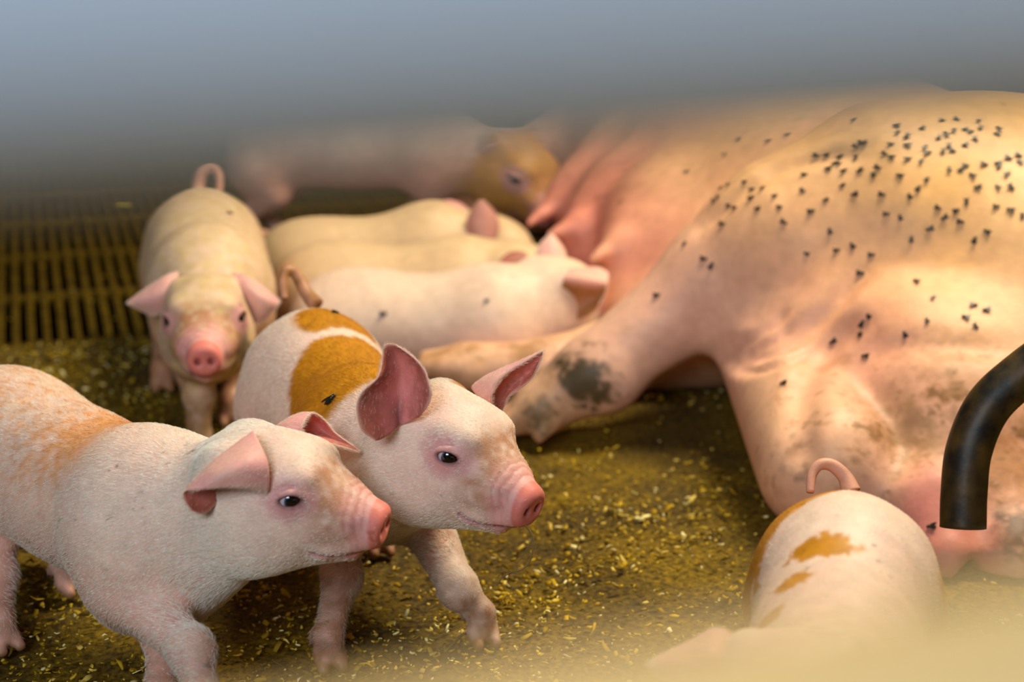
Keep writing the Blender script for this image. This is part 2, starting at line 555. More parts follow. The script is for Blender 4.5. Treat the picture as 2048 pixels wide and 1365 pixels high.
def make_piglet(label, H, S, head, feet, bs=1., ears=(), tail=None, patches=None, step=.004, fstep=None, hair=0,
                skin=None, group=None, hairtint=None, lying=False, eyes=True, seed=0, neck=.95, hair_len=.0068, mat=None, belly=1., dirt_shade=.6):
    """H, S: hip and shoulder centres; head=(centre, frame, scale); feet: FR, FL, HR, HL ground points; knees optional"""
    H, S = np.asarray(H, float), np.asarray(S, float)
    hc, Fm, hs = head
    fw = unit((S - H) * V3(1, 1, .35)); sd = unit(np.cross(V3(0, 0, 1), fw)); up = np.cross(fw, sd)
    A = np.stack([fw, sd, up])
    f = Field()
    mid = (H + S) / 2
    L = np.linalg.norm(S - H)
    E = lambda c, r, k, op=1: f.ell(c, A, np.asarray(r) * bs, k, op)
    f.ell(mid - up * .006 * bs, A, V3(max(L * .62, .1), .071 * bs * belly, .076 * bs), .05)
    E(H + fw * .006, (.085, .068, .078), .05)
    E(S, (.078, .064, .078), .05)
    bk = hc - hs * .03 * Fm[0]
    f.cone(S + fw * .015 * bs + up * .008, bk - .012 * hs * Fm[2], .062 * bs * neck, .052 * hs, .045)
    f.cone(S + fw * .03 * bs - up * .03 * bs, hc - hs * (.01 * Fm[0] + .038 * Fm[2]), .046 * bs * neck, .038 * hs, .04)
    for sgn in (-1, 1):
        E(S + sd * sgn * .040 * bs - up * .028 * bs + fw * .004, (.046, .03, .062), .03)
        E(H + sd * sgn * .040 * bs - up * .030 * bs - fw * .012 * bs, (.056, .036, .068), .035)
    # a shallow groove along the rump and tail head
    if not lying:
        f.cone(H - fw * .095 * bs + up * .005, H - fw * .06 * bs - up * .07 * bs, .004, .008, .03, -1)
    gz = 0.0
    for n_, ft in enumerate(feet):
        if ft is None: continue
        knee = None
        if isinstance(ft, tuple) and len(ft) == 2 and not np.isscalar(ft[0]): ft, knee = ft
        ft = np.asarray(ft, float)
        sgn = -1 if n_ % 2 == 0 else 1
        front = n_ < 2
        root = (S if front else H) + sd * sgn * (.040 if front else .042) * bs - up * (.045 if front else .045) * bs + fw * (.004 if front else -.02) * bs
        toe = unit(V3(fw[0], fw[1], 0))
        if front:
            if knee is None: knee = root * .45 + ft * .55 + toe * .006 + V3(0, 0, .008)
            fet = ft + V3(0, 0, .030) - toe * .004
            f.cone(root, knee, .029 * bs, .0172 * bs, .016)
            f.cone(knee, fet, .0160 * bs, .0125 * bs, .01)
            f.ell(knee + toe * .003, ID, V3(.0168, .0168, .020) * bs, .010)
        else:
            if knee is None:
                stif = root * .72 + ft * .28 + toe * .030 * bs
                hock = root * .30 + ft * .70 - toe * .026 * bs + V3(0, 0, .022)
            else:
                stif = root * .6 + knee * .4 + toe * .006; hock = np.asarray(knee, float)
            fet = ft + V3(0, 0, .030) - toe * .004
            f.cone(root, stif, .040 * bs, .027 * bs, .03)
            f.cone(stif, hock, .027 * bs, .0155 * bs, .016)
            f.cone(hock, fet, .0150 * bs, .0128 * bs, .01)
        lat = unit(np.cross(V3(0, 0, 1), toe))
        f.cone(fet, ft + V3(0, 0, .016), .0128 * bs, .0135 * bs, .008)
        for q in (-1, 1):
            f.cone(ft + lat * q * .0075 * bs + V3(0, 0, .014), ft + lat * q * .0088 * bs + toe * .015 * bs + V3(0, 0, .0070), .0088 * bs, .0058 * bs, .0025)
            f.cone(fet + lat * q * .010 - toe * .010, fet + lat * q * .011 - toe * .015 - V3(0, 0, .010), .005, .004, .004)
    head_prims(f, hc, Fm, hs)
    lo, hi = f.bounds(); lo = lo - .012; hi = hi + .012
    lo[2] = max(lo[2], -.012)
    if fstep:
        hcc = hc + Fm[0] * .045 * hs
        fl, fh = hcc - .095 * hs, hcc + .095 * hs
        ax = [axis(lo[i], hi[i], step, fl[i], fh[i], fstep) for i in range(3)]
    else:
        ax = [axis(lo[i], hi[i], step) for i in range(3)]
    D = f.eval(ax)
    V, Q = surface_nets(D, ax); V = smooth_verts(V, Q, 2, .4)
    del D
    # skin wrinkles behind the snout disc
    q = (V - hc) @ Fm.T / hs
    rad = np.stack([0 * q[:, 0], q[:, 1], q[:, 2] + .022], 1); rl = np.linalg.norm(rad, axis=1)[:, None] + 1e-9
    wz = sstep(.080, .094, q[:, 0] + .008 * fbm(V, 60, 2, seed + 73)) * sstep(.1105, .106, q[:, 0]) * (rl[:, 0] < .06) * (.35 + .65 * sstep(-.04, .0, q[:, 2]))
    ph = q[:, 0] + .10 * (rad[:, 2] / rl[:, 0] - .6) * .03 + .0040 * fbm(V, 90, 3, seed + 70)
    rid = np.sin(ph * 2 * PI / .0068)
    V = V + (((rad / rl) * (wz * (.0006 * np.minimum(rid, .35) + .0006 * fbm(V, 230, 2, seed + 71)) * hs)[:, None]) @ Fm)
    wrin = wz * sstep(.1, -.9, rid)
    # colours
    skin = skin if skin is not None else C_SKIN
    rng = np.random.default_rng(seed + 5)

    def base_color(p, hairy=False):
        q = (p - hc) @ Fm.T / hs
        n1 = fbm(p, 18, 3, seed); n2 = fbm(p, 140, 2, seed + 3)
        c = np.tile(skin, (len(p), 1))
        c = mix(c, C_CREAM if not hairy else C_HAIR, np.clip(.45 + .5 * n1, 0, 1) if not hairy else np.ones(len(p)))
        if hairtint is not None: c = hairtint(p, c, hairy)
        pink = sstep(.03, -.06, ((p - mid) @ up) / bs) * .6 * (~(q[:, 0] > -.02))
        if not hairy: c = mix(c, C_PINK, pink)
        inh = sstep(-.10, -.02, q[:, 0])
        if patches is not None:
            wgt = patches(p + .004 * np.stack([noise(p, 160, 3), noise(p, 160, 5), noise(p, 160, 9)], 1), q)
            c = mix(c, C_BROWN * (1 + .15 * n2[:, None]), wgt)
        else:
            wgt = np.zeros(len(p))
        # head features
        inb = (q[:, 0] > -.05) & (np.abs(q[:, 1]) < .09) & (np.abs(q[:, 2]) < .1)
        muz = sstep(.080, .104, q[:, 0] + .008 * n2) * inb
        bro = np.clip(sstep(.05, .075, q[:, 0]) * sstep(.112, .09, q[:, 0]) * sstep(-.05, -.01, q[:, 2]) * (.65 + .8 * n2), 0, .85) * inb
        c = mix(c, lin(176, 116, 76), bro * (.55 if hairy else 1))
        c = mix(c, C_MUZ, muz * (.3 if hairy else .9))
        if not hairy:
            c = mix(c, lin(176, 92, 86), wrin * .4) if len(p) == len(wrin) else c
            dsk = sstep(.1115, .1145, q[:, 0]) * inb
            c = mix(c, C_NOSE, dsk)
            nost = np.minimum.reduce([np.linalg.norm((q - V3(.121, y * .0088, -.027)) * V3(.6, 1.1, .9), axis=1) for y in (-1, 1)])
            c = mix(c, lin(70, 20, 22), sstep(.0052, .0030, nost) * inb)
            for y in (-1, 1):
                de = np.linalg.norm((q - V3(.0425, y * .047, .0115)) * V3(.78, 1, 1), axis=1)
                c = mix(c, C_LID, sstep(.029, .015, de + .004 * n2) * .8)
                c = mix(c, lin(110, 62, 58), sstep(.0125, .009, np.linalg.norm((q - V3(.045, y * .050, .012)) * V3(.72, .8, 1.35), axis=1)) * .7)
            mo = np.full(len(p), 1.)
            for y in (-1, 1):
                pts = [V3(.113, y * .009, -.0495), V3(.098, y * .0165, -.0525), V3(.08, y * .0245, -.0545), V3(.062, y * .034, -.049)]
                for a, b in zip(pts[:-1], pts[1:]):
                    t = np.clip(((q - a) @ (b - a)) / ((b - a) @ (b - a)), 0, 1)
                    mo = np.minimum(mo, np.linalg.norm(q - a - t[:, None] * (b - a), axis=1))
            c = mix(c, lin(196, 130, 140), sstep(.009, .004, mo) * .8)
            c = mix(c, lin(120, 66, 62), sstep(.0034, .0018, mo) * .8)
        # dirt on the feet, shade painted brown into the lower legs, small specks
        low = sstep(.11 if dirt_shade < 1 else .15, .03, p[:, 2] + .03 * n1) * dirt_shade
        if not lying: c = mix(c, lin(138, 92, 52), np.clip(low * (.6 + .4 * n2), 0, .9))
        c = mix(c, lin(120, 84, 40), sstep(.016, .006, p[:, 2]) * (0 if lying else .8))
        sp = sstep(.58, .68, fbm(p, 150, 2, seed + 40)) * sstep(.1, .4, fbm(p, 12, 2, seed + 60)) * (0 if lying else 1)
        c = mix(c, C_DIRT, sp * .55)
        return c * (1 + .05 * n2)[:, None]

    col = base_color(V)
    parts = [(V, Q)]; cols = [col]
    for ev, eq, info, *itint in ears:
        parts.append((ev, eq))
        inner = info[:, 2] < 0
        n2 = fbm(ev, 220, 3, seed + 9); n1 = fbm(ev, 45, 3, seed + 4)
        oc = np.tile(lin(226, 160, 158), (len(ev), 1)); oc = mix(oc, lin(230, 180, 160), np.clip(.5 + n1, 0, 1) * .7)
        ic = np.tile(lin(208, 116, 106), (len(ev), 1)); ic = mix(ic, lin(228, 150, 146), np.clip(.4 + .9 * n1, 0, 1) * .7)
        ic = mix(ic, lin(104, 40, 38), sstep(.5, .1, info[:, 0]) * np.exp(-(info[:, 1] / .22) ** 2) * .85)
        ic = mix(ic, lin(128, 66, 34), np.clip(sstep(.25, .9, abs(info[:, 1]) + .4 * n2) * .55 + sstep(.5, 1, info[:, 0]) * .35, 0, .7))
        if itint: ic = mix(mix(ic, lin(232, 170, 150), sstep(.0, .35, info[:, 1]) * (len(itint) == 1)), itint[0], .75 * (1 - sstep(.0, .35, info[:, 1]) * (len(itint) == 1)))
        if len(itint) > 1: oc = mix(oc, itint[1], np.full(len(ev), .6))
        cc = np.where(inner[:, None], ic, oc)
        rim = np.maximum(sstep(.93, 1, abs(info[:, 1])), sstep(.95, 1, info[:, 0]))
        cc = mix(cc, lin(236, 190, 174), rim * .7)
        cols.append(cc)
    if tail is not None:
        tv, tq = tube(tail[0], tail[1], 60, 12)
        parts.append((tv, tq))
        tc = np.tile(lin(216, 156, 130), (len(tv), 1))
        if len(tail) > 2: tc = mix(tc, tail[2], np.clip(.6 + .6 * fbm(tv, 90, 2, 3), 0, 1))
        cols.append(tc)
    VV, QQ = join(parts); CC = np.concatenate(cols)
    org = V3(mid[0], mid[1], 0)
    o = mesh_obj('piglet', VV, QQ, mat or M_SKIN, CC, org)
    tag(o, label, 'piglet', group)
    if eyes: make_eyes(o, hc, Fm, hs)
    if hair:
        for ev, eq, info, *itint in ears:
            bs_, tp_ = ev[info[:, 0] < .1].mean(0), ev[info[:, 0] > .95].mean(0)
            inn = info[eq].mean(1)
            w_out = np.where(inn[:, 2] > 0, 1., .12) * (.4 + 1.6 * sstep(.8, 1, np.abs(inn[:, 1])) + 1.2 * sstep(.85, 1, inn[:, 0]))
            eo = add_hair(o, ev, eq, None, 3200, lambda p: np.tile(lin(246, 224, 204), (len(p), 1)), lambda p: np.tile(unit(tp_ - bs_), (len(p), 1)),
                          lambda p: np.full(len(p), .0042), .00008, lambda p, n, w_=w_out: w_, lift=.45, seed=seed + 31, name='ear_hair')
        def flow(p):
            q = (p - hc) @ Fm.T / hs
            wh = sstep(-.12, -.03, q[:, 0])[:, None]
            leg = sstep(.1, .06, p[:, 2])[:, None] * (1 - wh)
            bd = (-fw * .9 - V3(0, 0, .55))
            side_ = np.sign(q[:, 1])[:, None] * Fm[1] * .25
            return bd * (1 - wh) * (1 - leg * .7) - V3(0, 0, 1) * leg + (-Fm[0] * 1. - V3(0, 0, .35) + side_) * wh

        def keep(p, n):
            q = (p - hc) @ Fm.T / hs
            k = np.ones(len(p))
            k *= (1 - .97 * sstep(.082, .104, q[:, 0]) * (np.abs(q[:, 1]) < .05)) * (1 - .5 * sstep(.055, .075, q[:, 0]) * (np.abs(q[:, 1]) < .05))
            for y in (-1, 1):
                de = np.linalg.norm(q - V3(.0425, y * .047, .0115), axis=1)
                k *= .06 + .94 * sstep(.013, .022, de)
                k *= sstep(.012, .014, de)
            k *= sstep(.008, .03, p[:, 2]) * (.3 + .7 * sstep(.02, .1, p[:, 2]))
            # only what the camera side can see gets a dense coat
            tocam = V3(0, 0, CH) - p; tocam /= np.linalg.norm(tocam, axis=1)[:, None]
            k *= .12 + .88 * sstep(-.35, 0, (n * tocam).sum(1))
            k *= 1 + 1.2 * sstep(-.14, -.04, q[:, 0])
            return k

        def ln(p):
            q = (p - hc) @ Fm.T / hs
            return hair_len * (1 - .45 * sstep(-.05, .05, q[:, 0]) * (np.abs(q[:, 1]) < .09))
        add_hair(o, V, Q, None, hair, lambda p: base_color(p, True), flow, ln, .00012, keep, seed=seed + 1)
    return o


def ellw(p, c, A, r, soft=.12):
    q = (p - c) @ np.asarray(A).T / np.asarray(r)
    return sstep(1 + soft, 1 - soft, np.linalg.norm(q, axis=1))


# ================================================================== SETTING
PA = unit(V3(-.283, 1, 0)); PB = V3(PA[1], -PA[0], 0)       # pen axes: along the pen, across it
GO = G(0, 697)                                              # corner of the slatted floor


def build_floor():
    m, nt, b = new_mat('littered_concrete')
    tc = N(nt, 'ShaderNodeTexCoord')
    n1 = N(nt, 'ShaderNodeTexNoise'); n1.inputs['Scale'].default_value = 7; n1.inputs['Detail'].default_value = 6
    n2 = N(nt, 'ShaderNodeTexNoise'); n2.inputs['Scale'].default_value = 160; n2.inputs['Detail'].default_value = 6; n2.inputs['Roughness'].default_value = .7
    for n in (n1, n2): nt.links.new(tc.outputs['Object'], n.inputs['Vector'])
    r1 = N(nt, 'ShaderNodeValToRGB'); r1.color_ramp.elements[0].position = .38; r1.color_ramp.elements[1].position = .62
    r1.color_ramp.elements[0].color = (*lin(86, 70, 26), 1); r1.color_ramp.elements[1].color = (*lin(126, 103, 10), 1)
    r2 = N(nt, 'ShaderNodeValToRGB'); r2.color_ramp.elements[0].position = .38; r2.color_ramp.elements[1].position = .66
    r2.color_ramp.elements[0].color = (.30, .28, .20, 1); r2.color_ramp.elements[1].color = (1.7, 1.55, 1.0, 1)
    nt.links.new(n1.outputs[0], r1.inputs[0]); nt.links.new(n2.outputs[0], r2.inputs[0])
    mx = N(nt, 'ShaderNodeMix', data_type='RGBA', blend_type='MULTIPLY'); mx.inputs[0].default_value = 1
    nt.links.new(r1.outputs[0], mx.inputs[6]); nt.links.new(r2.outputs[0], mx.inputs[7])
    nt.links.new(mx.outputs[2], b.inputs['Base Color'])
    bp = N(nt, 'ShaderNodeBump'); bp.inputs['Strength'].default_value = .8; bp.inputs['Distance'].default_value = .004
    nt.links.new(n2.outputs[0], bp.inputs['Height']); nt.links.new(bp.outputs[0], b.inputs['Normal'])
    b.inputs['Roughness'].default_value = .75; b.inputs['Specular IOR Level'].default_value = .25
    # L-shaped slab: in front of the slats (v<0) full width, beside them only u>1.02
    vs, fs = [], []
    o = GO.copy(); o[2] = 0
    def quadgrid(u0, u1, v0, v1, st):
        U = np.linspace(u0, u1, max(2, int((u1 - u0) / st))); W = np.linspace(v0, v1, max(2, int((v1 - v0) / st)))
        g = o + U[:, None, None] * PB + W[None, :, None] * PA
        g = g.reshape(-1, 3)
        h = fbm(g, 9, 3, 5); edge = sstep(0, -.05, (g - o) @ PA) + sstep(1.02, 1.07, (g - o) @ PB)
        g[:, 2] = (-.0045 + .006 * np.clip(h, -.5, .8) + .0022 * fbm(g, 55, 2, 8)) * np.clip(edge, 0, 1)
        n = len(W); i = np.arange(len(U) - 1)[:, None] * n; j = np.arange(n - 1)[None]
        return g, np.stack([i + j, i + n + j, i + n + j + 1, i + j + 1], -1).reshape(-1, 4)
    parts = [quadgrid(-.9, 2.6, -2.1, 0, .009), quadgrid(1.02, 2.6, 0, 2.0, .02)]
    v, q = join(parts)
    tag(mesh_obj('floor', v, q, m), kind='structure')
    # pit below the slats and walls of the pen
    mp = mat_plain('pit_slurry', lin(10, 7, 3), .95)
    pv, pq = join([box(o + PB * .06 + PA * 1.0 - V3(0, 0, .31), np.stack([PB, PA, V3(0, 0, 1)]), (.96, 1.0, .01))])
    tag(mesh_obj('floor_pit', pv, pq, mp, smooth=False), kind='structure')
    mw = mat_plain('wall_panel', lin(62, 56, 50), .7, noise_scale=5, col2=lin(84, 76, 66))
    c = o + PB * .85 + PA * 2.02 + V3(0, 0, .45)
    v, q = box(c, np.stack([PB, PA, V3(0, 0, 1)]), (1.8, .02, .8))
    tag(mesh_obj('wall_back', v, q, mw, smooth=False), kind='structure')


def build_grating():
    m = mat_plain('slat_plastic', lin(92, 70, 8), .9, noise_scale=60, col2=lin(44, 32, 5), bump=.3, spec=.1)
    o = GO.copy(); o[2] = -.012
    A = np.stack([PB, PA, V3(0, 0, 1)])
    u0, u1, v1, pitch, cell = -.9, 1.02, 2.0, .0225, .285
    parts = []
    n = int((u1 - u0) / pitch)
    for i in range(n + 1):
        parts.append(box(o + PB * (u0 + i * pitch) + PA * v1 / 2, A, (.0054, v1 / 2, .014)))
    v = 0
    while v < v1:
        parts.append(box(o + PB * (u0 + u1) / 2 + PA * (v + .01), A, ((u1 - u0) / 2, .011, .0115)))
        v += cell
    vv, q = join(parts)
    tag(mesh_obj('floor_slats', vv, q, m, smooth=False), kind='structure')


build_floor()
build_grating()

# ================================================================== THE SOW
def lump(f, px, py, Z, r, k=.06, axes=ID, dz=None):
    c = P(px, py, Z)
    f.ell(c, axes, r, k)
    return c


def build_sow():
    f = Field()
    A = np.stack([PA, PB, V3(0, 0, 1)])
    Tc = V3(.475, 2.62, .19)
    f.ell(Tc, A, (.66, .285, .20), .08)
    f.ell(V3(.64, 2.13, .20), A, (.26, .25, .2), .1)                       # pelvis
    f.ell(V3(.53, 2.12, .235), A, (.17, .19, .14), .09)                      # upper ham
    # far end: shoulders, neck, head (mostly behind the rail)
    f.ell(Tc + PA * .5, A, (.26, .24, .2), .1)
    hd = Tc + PA * .98 + V3(-.02, 0, -.02)
    f.cone(Tc + PA * .62, hd, .17, .13, .08); f.cone(hd, hd + PA * .22 + PB * -.05 - V3(0, 0, .05), .12, .055, .06)
    for s, z in ((0, .06), (1, .2)):
        f.cone(Tc + PA * .55 - PB * .15 + V3(0, 0, z - .17), Tc + PA * .6 - PB * .48 + V3(0, 0, -.14 + .02 * s), .08, .035, .04)
    # belly and udder
    f.ell(V3(.31, 2.50, .13), A, (.36, .17, .125), .06)
    f.ell(V3(.27, 2.28, .08), A, (.16, .10, .08), .06)
    for body, bulb, br, t0, t1 in (((1330, 450, 2.52), (1276, 530, 2.46), .056, (1242, 490, 2.43), (1186, 518, 2.40)),
                                   ((1250, 410, 2.68), (1186, 490, 2.61), .052, (1158, 455, 2.58), (1100, 470, 2.56)),
                                   ((1230, 350, 2.86), (1160, 400, 2.77), .056, (1125, 398, 2.75), (1058, 448, 2.71))):
        B_, U_, T0, T1 = P(*body), P(*bulb), P(*t0), P(*t1)
        f.cone(B_, B_ * .45 + U_ * .55, br * 1.35, br * 1.1, .07)
        f.cone(B_ * .45 + U_ * .55, U_, br * 1.05, br, .028)
        f.cone(U_ * .4 + T0 * .6, T0, .034, .022, .02)
        f.cone(T0, T0 * .35 + T1 * .65, .021, .0115, .012)
        f.cone(T0 * .35 + T1 * .65, T1, .0110, .0070, .008)
    # lower udder row, by the floor
    for (bx, by, bz) in ((1290, 640, 2.42), (1230, 560, 2.62)):
        f.ell(P(bx, by, bz), A, (.09, .07, .06), .04)
    # upper hind leg: thigh, hock, foot
    hip = P(1760, 480, 2.13); kn = P(1432, 570, 2.13); hk = P(1185, 745, 2.12); ft = P(1085, 815, 2.12)
    f.cone(hip, P(1560, 520, 2.13), .15, .10, .09)
    f.cone(P(1560, 520, 2.13), kn, .105, .063, .07)
    f.cone(kn, hk, .066, .044, .03)
    f.cone(hk, ft, .044, .037, .02)
    f.ell(hk + V3(.02, -.005, -.005), ID, (.04, .04, .04), .03)
    for d in (-1, 1):
        f.cone(ft + V3(-.005, d * .016, 0), ft + V3(-.05, d * .017, -.022), .024, .014, .01)
    f.cone(ft + V3(.01, -.03, -.01), ft + V3(-.005, -.042, -.025), .012, .009, .01)
    # lower hind leg along the floor
    f.cone(V3(.34, 2.30, .07), P(1105, 745, 2.25), .085, .041, .05)
    f.cone(P(1105, 745, 2.25), P(930, 735, 2.24), .041, .034, .03)
    for d in (-1, 1):
        f.cone(P(930, 735, 2.24) + V3(0, d * .014, 0), P(852, 722, 2.23) + V3(0, d * .015, -.004), .026, .015, .012)
    # lower ham (left lobe) and buttock
    f.cone(P(1550, 700, 2.08), PZ(1655, .062, 1.86), .07, .078, .035)
    f.ell(P(1850, 830, 2.02), np.stack([unit(V3(.1, -1, -.2)), unit(V3(1, .1, 0)), unit(V3(0, -.2, 1))]), (.24, .165, .17), .018)
    f.ell(P(1800, 640, 2.07), ID, (.17, .17, .1), .04)
    f.ell(P(2130, 700, 2.1), ID, (.2, .25, .2), .08)
    # vulva and the fold beside it
    f.cone(P(1870, 1030, 1.80), P(1893, 1120, 1.75), .055, .032, .04)
    f.cone(P(1893, 1120, 1.75), P(1897, 1178, 1.735), .03, .012, .015)
    f.cone(P(1948, 1040, 1.80), P(1952, 1185, 1.72), .012, .022, .012, -1)
    f.cone(P(2010, 1000, 1.82), P(2025, 1120, 1.76), .05, .04, .03)
    f.cone(P(2025, 1120, 1.76), P(2050, 1190, 1.74), .04, .02, .02)
    lo, hi = f.bounds(); lo -= .02; hi += .02; lo[2] = -.004
    ax = [axis(lo[0], hi[0], .0056), axis(lo[1], 2.95, .0056), axis(lo[2], hi[2], .0056)]
    ax[1] = np.concatenate([ax[1], np.arange(2.97, hi[1], .02)]).astype(F32)
    D = f.eval(ax)
    pz = ax[2][None, None, :]
    D = np.maximum(D, .0 - pz)                              # flat where it lies on the floor
    V, Q = surface_nets(D, ax); V = smooth_verts(V, Q, 3, .5)
    # folds and wrinkles of the skin, pressed into the surface along lines on it
    bvh = BVHTree.FromPolygons([Vector(v) for v in V], Q.tolist())

    def groove(pts, width, depth):
        nonlocal V
        line = []
        for x, y in catmull(np.array(pts, float), 40):
            d = P(x, y, 1.) - V3(0, 0, CH)
            loc, nrm, i, dist = bvh.ray_cast(Vector((0, 0, CH)), Vector(d).normalized())
            if loc is not None: line.append((loc, nrm))
        if not line: return
        Lp = np.array([l for l, _ in line]); Ln = np.array([n for _, n in line])
        near = np.where(((V > Lp.min(0) - 4 * width) & (V < Lp.max(0) + 4 * width)).all(1))[0]
        d = np.linalg.norm(V[near][:, None] - Lp[None], axis=2); k = d.argmin(1); d = d.min(1)
        end = np.minimum(1, np.minimum(k, len(Lp) - 1 - k) / 8 + .15)
        V[near] -= Ln[k] * (depth * end * (np.exp(-(d / width) ** 2) * 1.25 - .12 * np.exp(-(d / (2.6 * width)) ** 2)))[:, None]

    groove([(1760, 640), (1670, 675), (1612, 760), (1598, 870), (1612, 960)], .020, .011)
    groove([(1440, 706), (1490, 708), (1560, 690), (1620, 648), (1680, 590), (1740, 530)], .016, .013)
    groove([(1434, 714), (1480, 718), (1540, 702), (1602, 660)], .008, .009)
    groove([(1438, 700), (1490, 696), (1550, 672), (1592, 640)], .008, .009)
    groove([(1448, 684), (1500, 675), (1545, 650), (1578, 618)], .008, .007)
    groove([(1450, 734), (1510, 739), (1580, 718), (1640, 680)], .008, .008)
    groove([(1385, 480), (1440, 418), (1540, 345), (1640, 312), (1740, 305)], .014, .008)
    groove([(1700, 720), (1790, 690), (1900, 690), (2040, 700)], .02, .007)
    V = smooth_verts(V, Q, 1, .5)
    n1 = fbm(V, 5, 4, 2); n2 = fbm(V, 40, 4, 7); n3 = fbm(V, 160, 3, 12)
    c = np.tile(lin(236, 188, 148), (len(V), 1))
    c = mix(c, lin(228, 160, 134), np.clip(.4 + .9 * n1, 0, 1))
    c = mix(c, lin(234, 178, 78), sstep(.1, .35, V[:, 2]) * np.clip(.5 + .6 * fbm(V, 7, 3, 33), 0, .9) * (.45 + .55 * sstep(.25, .55, V[:, 0])))
    ud = ellw(V, V3(.17, 2.62, .12), A, V3(.36, .17, .13), .3)
    c = mix(c, lin(216, 126, 112), ud * .8)
    c = mix(c, lin(232, 184, 166), ellw(V, P(1300, 650, 2.1), ID, V3(.2, .16, .12), .4) * .45)
    foot = sstep(.15, .0, V[:, 0]) * sstep(2.3, 2.15, V[:, 1]) * sstep(.15, .08, V[:, 2])
    def stain(px, py, Z, r, amt, colr):
        nonlocal c
        d = np.linalg.norm(V - P(px, py, Z), axis=1)
        c = mix(c, colr, np.clip(sstep(r, r * .3, d + r * (.7 * n2 + .6 * n3)) * amt, 0, 1))
    DK = lin(70, 58, 24); BR = lin(140, 96, 50)
    c = mix(c, lin(160, 116, 72), np.clip(foot * (.35 + 1.1 * n2 + .6 * n3), 0, .85) * sstep(2.24, 2.18, V[:, 1]))
    stain(1165, 770, 2.07, .05, .95, DK); stain(1080, 830, 2.07, .04, .8, DK); stain(1100, 720, 2.1, .03, .5, DK)
    [stain(1582 + 9 * k, 862 + 26 * k, 1.875 - .012 * k, .024, .85, lin(110, 70, 28)) for k in range(4)]
    rear = ellw(V, P(1850, 880, 1.85), ID, V3(.17, .12, .12), .4)
    c = mix(c, BR, np.clip(rear * sstep(.12, .5, n2 + .4 * n3 + .15 * n1) * .75, 0, 1))
    stain(1835, 860, 1.8, .05, .5, lin(140, 110, 50)); stain(1780, 840, 1.83, .05, .35, BR); stain(1930, 760, 1.85, .06, .3, BR)
    stain(2010, 920, 1.78, .05, .6, lin(170, 110, 30)); stain(2025, 1060, 1.72, .045, .85, lin(70, 40, 28))
    rdg = np.abs(fbm(V, 26, 4, 55)); c = mix(c, lin(128, 88, 44), rear * sstep(.075, .01, rdg) * sstep(-.25, .35, n2 + n3) * .75)
    vul = ellw(V, P(1893, 1110, 1.74), ID, V3(.05, .1, .09), .3)
    c = mix(c, lin(214, 126, 118), vul * .8)
    c = mix(c, lin(96, 60, 34), np.clip(sstep(.42, .55, fbm(V, 70, 2, 91)) * sstep(.1, .4, fbm(V, 6, 2, 77)) * .5, 0, 1))
    c = c * (.95 + .10 * n2 + .06 * n3)[:, None] * np.array([1., .985, .97])
    o = mesh_obj('sow', V, Q, M_SOW, c, V3(.475, 2.4, 0))
    tag(o, 'large pale sow lying on her side nursing, her flank dotted with flies', 'sow')
    return o, V, Q


sow, SV, SQ = build_sow()
SOW_BVH = BVHTree.FromPolygons([Vector(v) for v in SV], SQ.tolist())

# ================================================================== PIGLETS
def hd(px, py, Z, yaw, pitch, roll, s): return (P(px, py, Z), frame(yaw, pitch, roll), s)


# --- the near left one
p1_ear_a = pix_ear([
    [(525, 905, .03), (512, 880, .02), (509, 868, .004), (534, 925, -.012), (537, 984, -.006)],
    [(482, 965, .022), (480, 908, .014), (472, 892, -.004), (486, 930, -.024), (494, 976, -.020)],
    [(442, 1000, .010), (432, 952, .006), (426, 925, -.012), (440, 950, -.028), (449, 975, -.026)],
    [(410, 1028, -.004), (390, 1002, -.006), (384, 968, -.016), (398, 974, -.026), (408, 979, -.027)],
    [(382, 1022, -.010), (371, 1006, -.012), (367, 990, -.017), (371, 981, -.021), (379, 981, -.023)]], 1.372, flip=False)
p1_ear_b = pix_ear([
    [(565, 885, -.012), (550, 862, -.01), (568, 846, .0), (592, 850, .012), (606, 864, .016), (614, 874, .01), (610, 882, .0)],
    [(584, 884, -.016), (574, 850, -.016), (598, 830, .0), (624, 838, .02), (642, 862, .024), (664, 886, .016), (632, 886, -.002)],
    [(602, 882, -.016), (606, 850, -.018), (624, 827, -.004), (650, 842, .016), (672, 867, .02), (717, 902, .012), (660, 887, -.004)]], 1.475, flip=False)
H1 = P(16, 888, 1.68); S1 = P(312, 1040, 1.50)


def tint1(p, c, hairy):
    d = (p - (H1 + S1) / 2)
    n = fbm(p, 30, 3, 6); st = fbm(p, 260, 2, 8)
    fw = unit(S1 - H1); u = d @ fw
    wgt = sstep(.105, .06, u + .02 * n) * sstep(-.02, .05, d[:, 2] + .03 * n)
    sad = np.exp(-((u - .06) / .035) ** 2) * sstep(.02, .07, d[:, 2])
    amt = np.clip(wgt * (.30 + .9 * st) + sad * .75, 0, .9)
    return mix(c, lin(226, 150, 62), amt * (1. if hairy else .8))


make_piglet('cream piglet with orange-flecked back walking along the left edge, nearest of all', H1, S1,
            hd(534, 974, 1.421, -.251, -.036, .03, .84),
            [(G(440, 1545), P(382, 1300, 1.41)), (G(330, 1450), P(330, 1270, 1.48)), (G(8, 1302), P(2, 1150, 1.62)), (G(142, 1188), P(120, 1080, 1.75))],
            bs=1.0, ears=[p1_ear_a, p1_ear_b], step=.0032, fstep=.0017, hair=120000, hairtint=tint1, seed=1,
            tail=([H1 + V3(-.07, .05, .04), H1 + V3(-.10, .07, .05), H1 + V3(-.11, .08, .02)], [.009, .006, .003]))

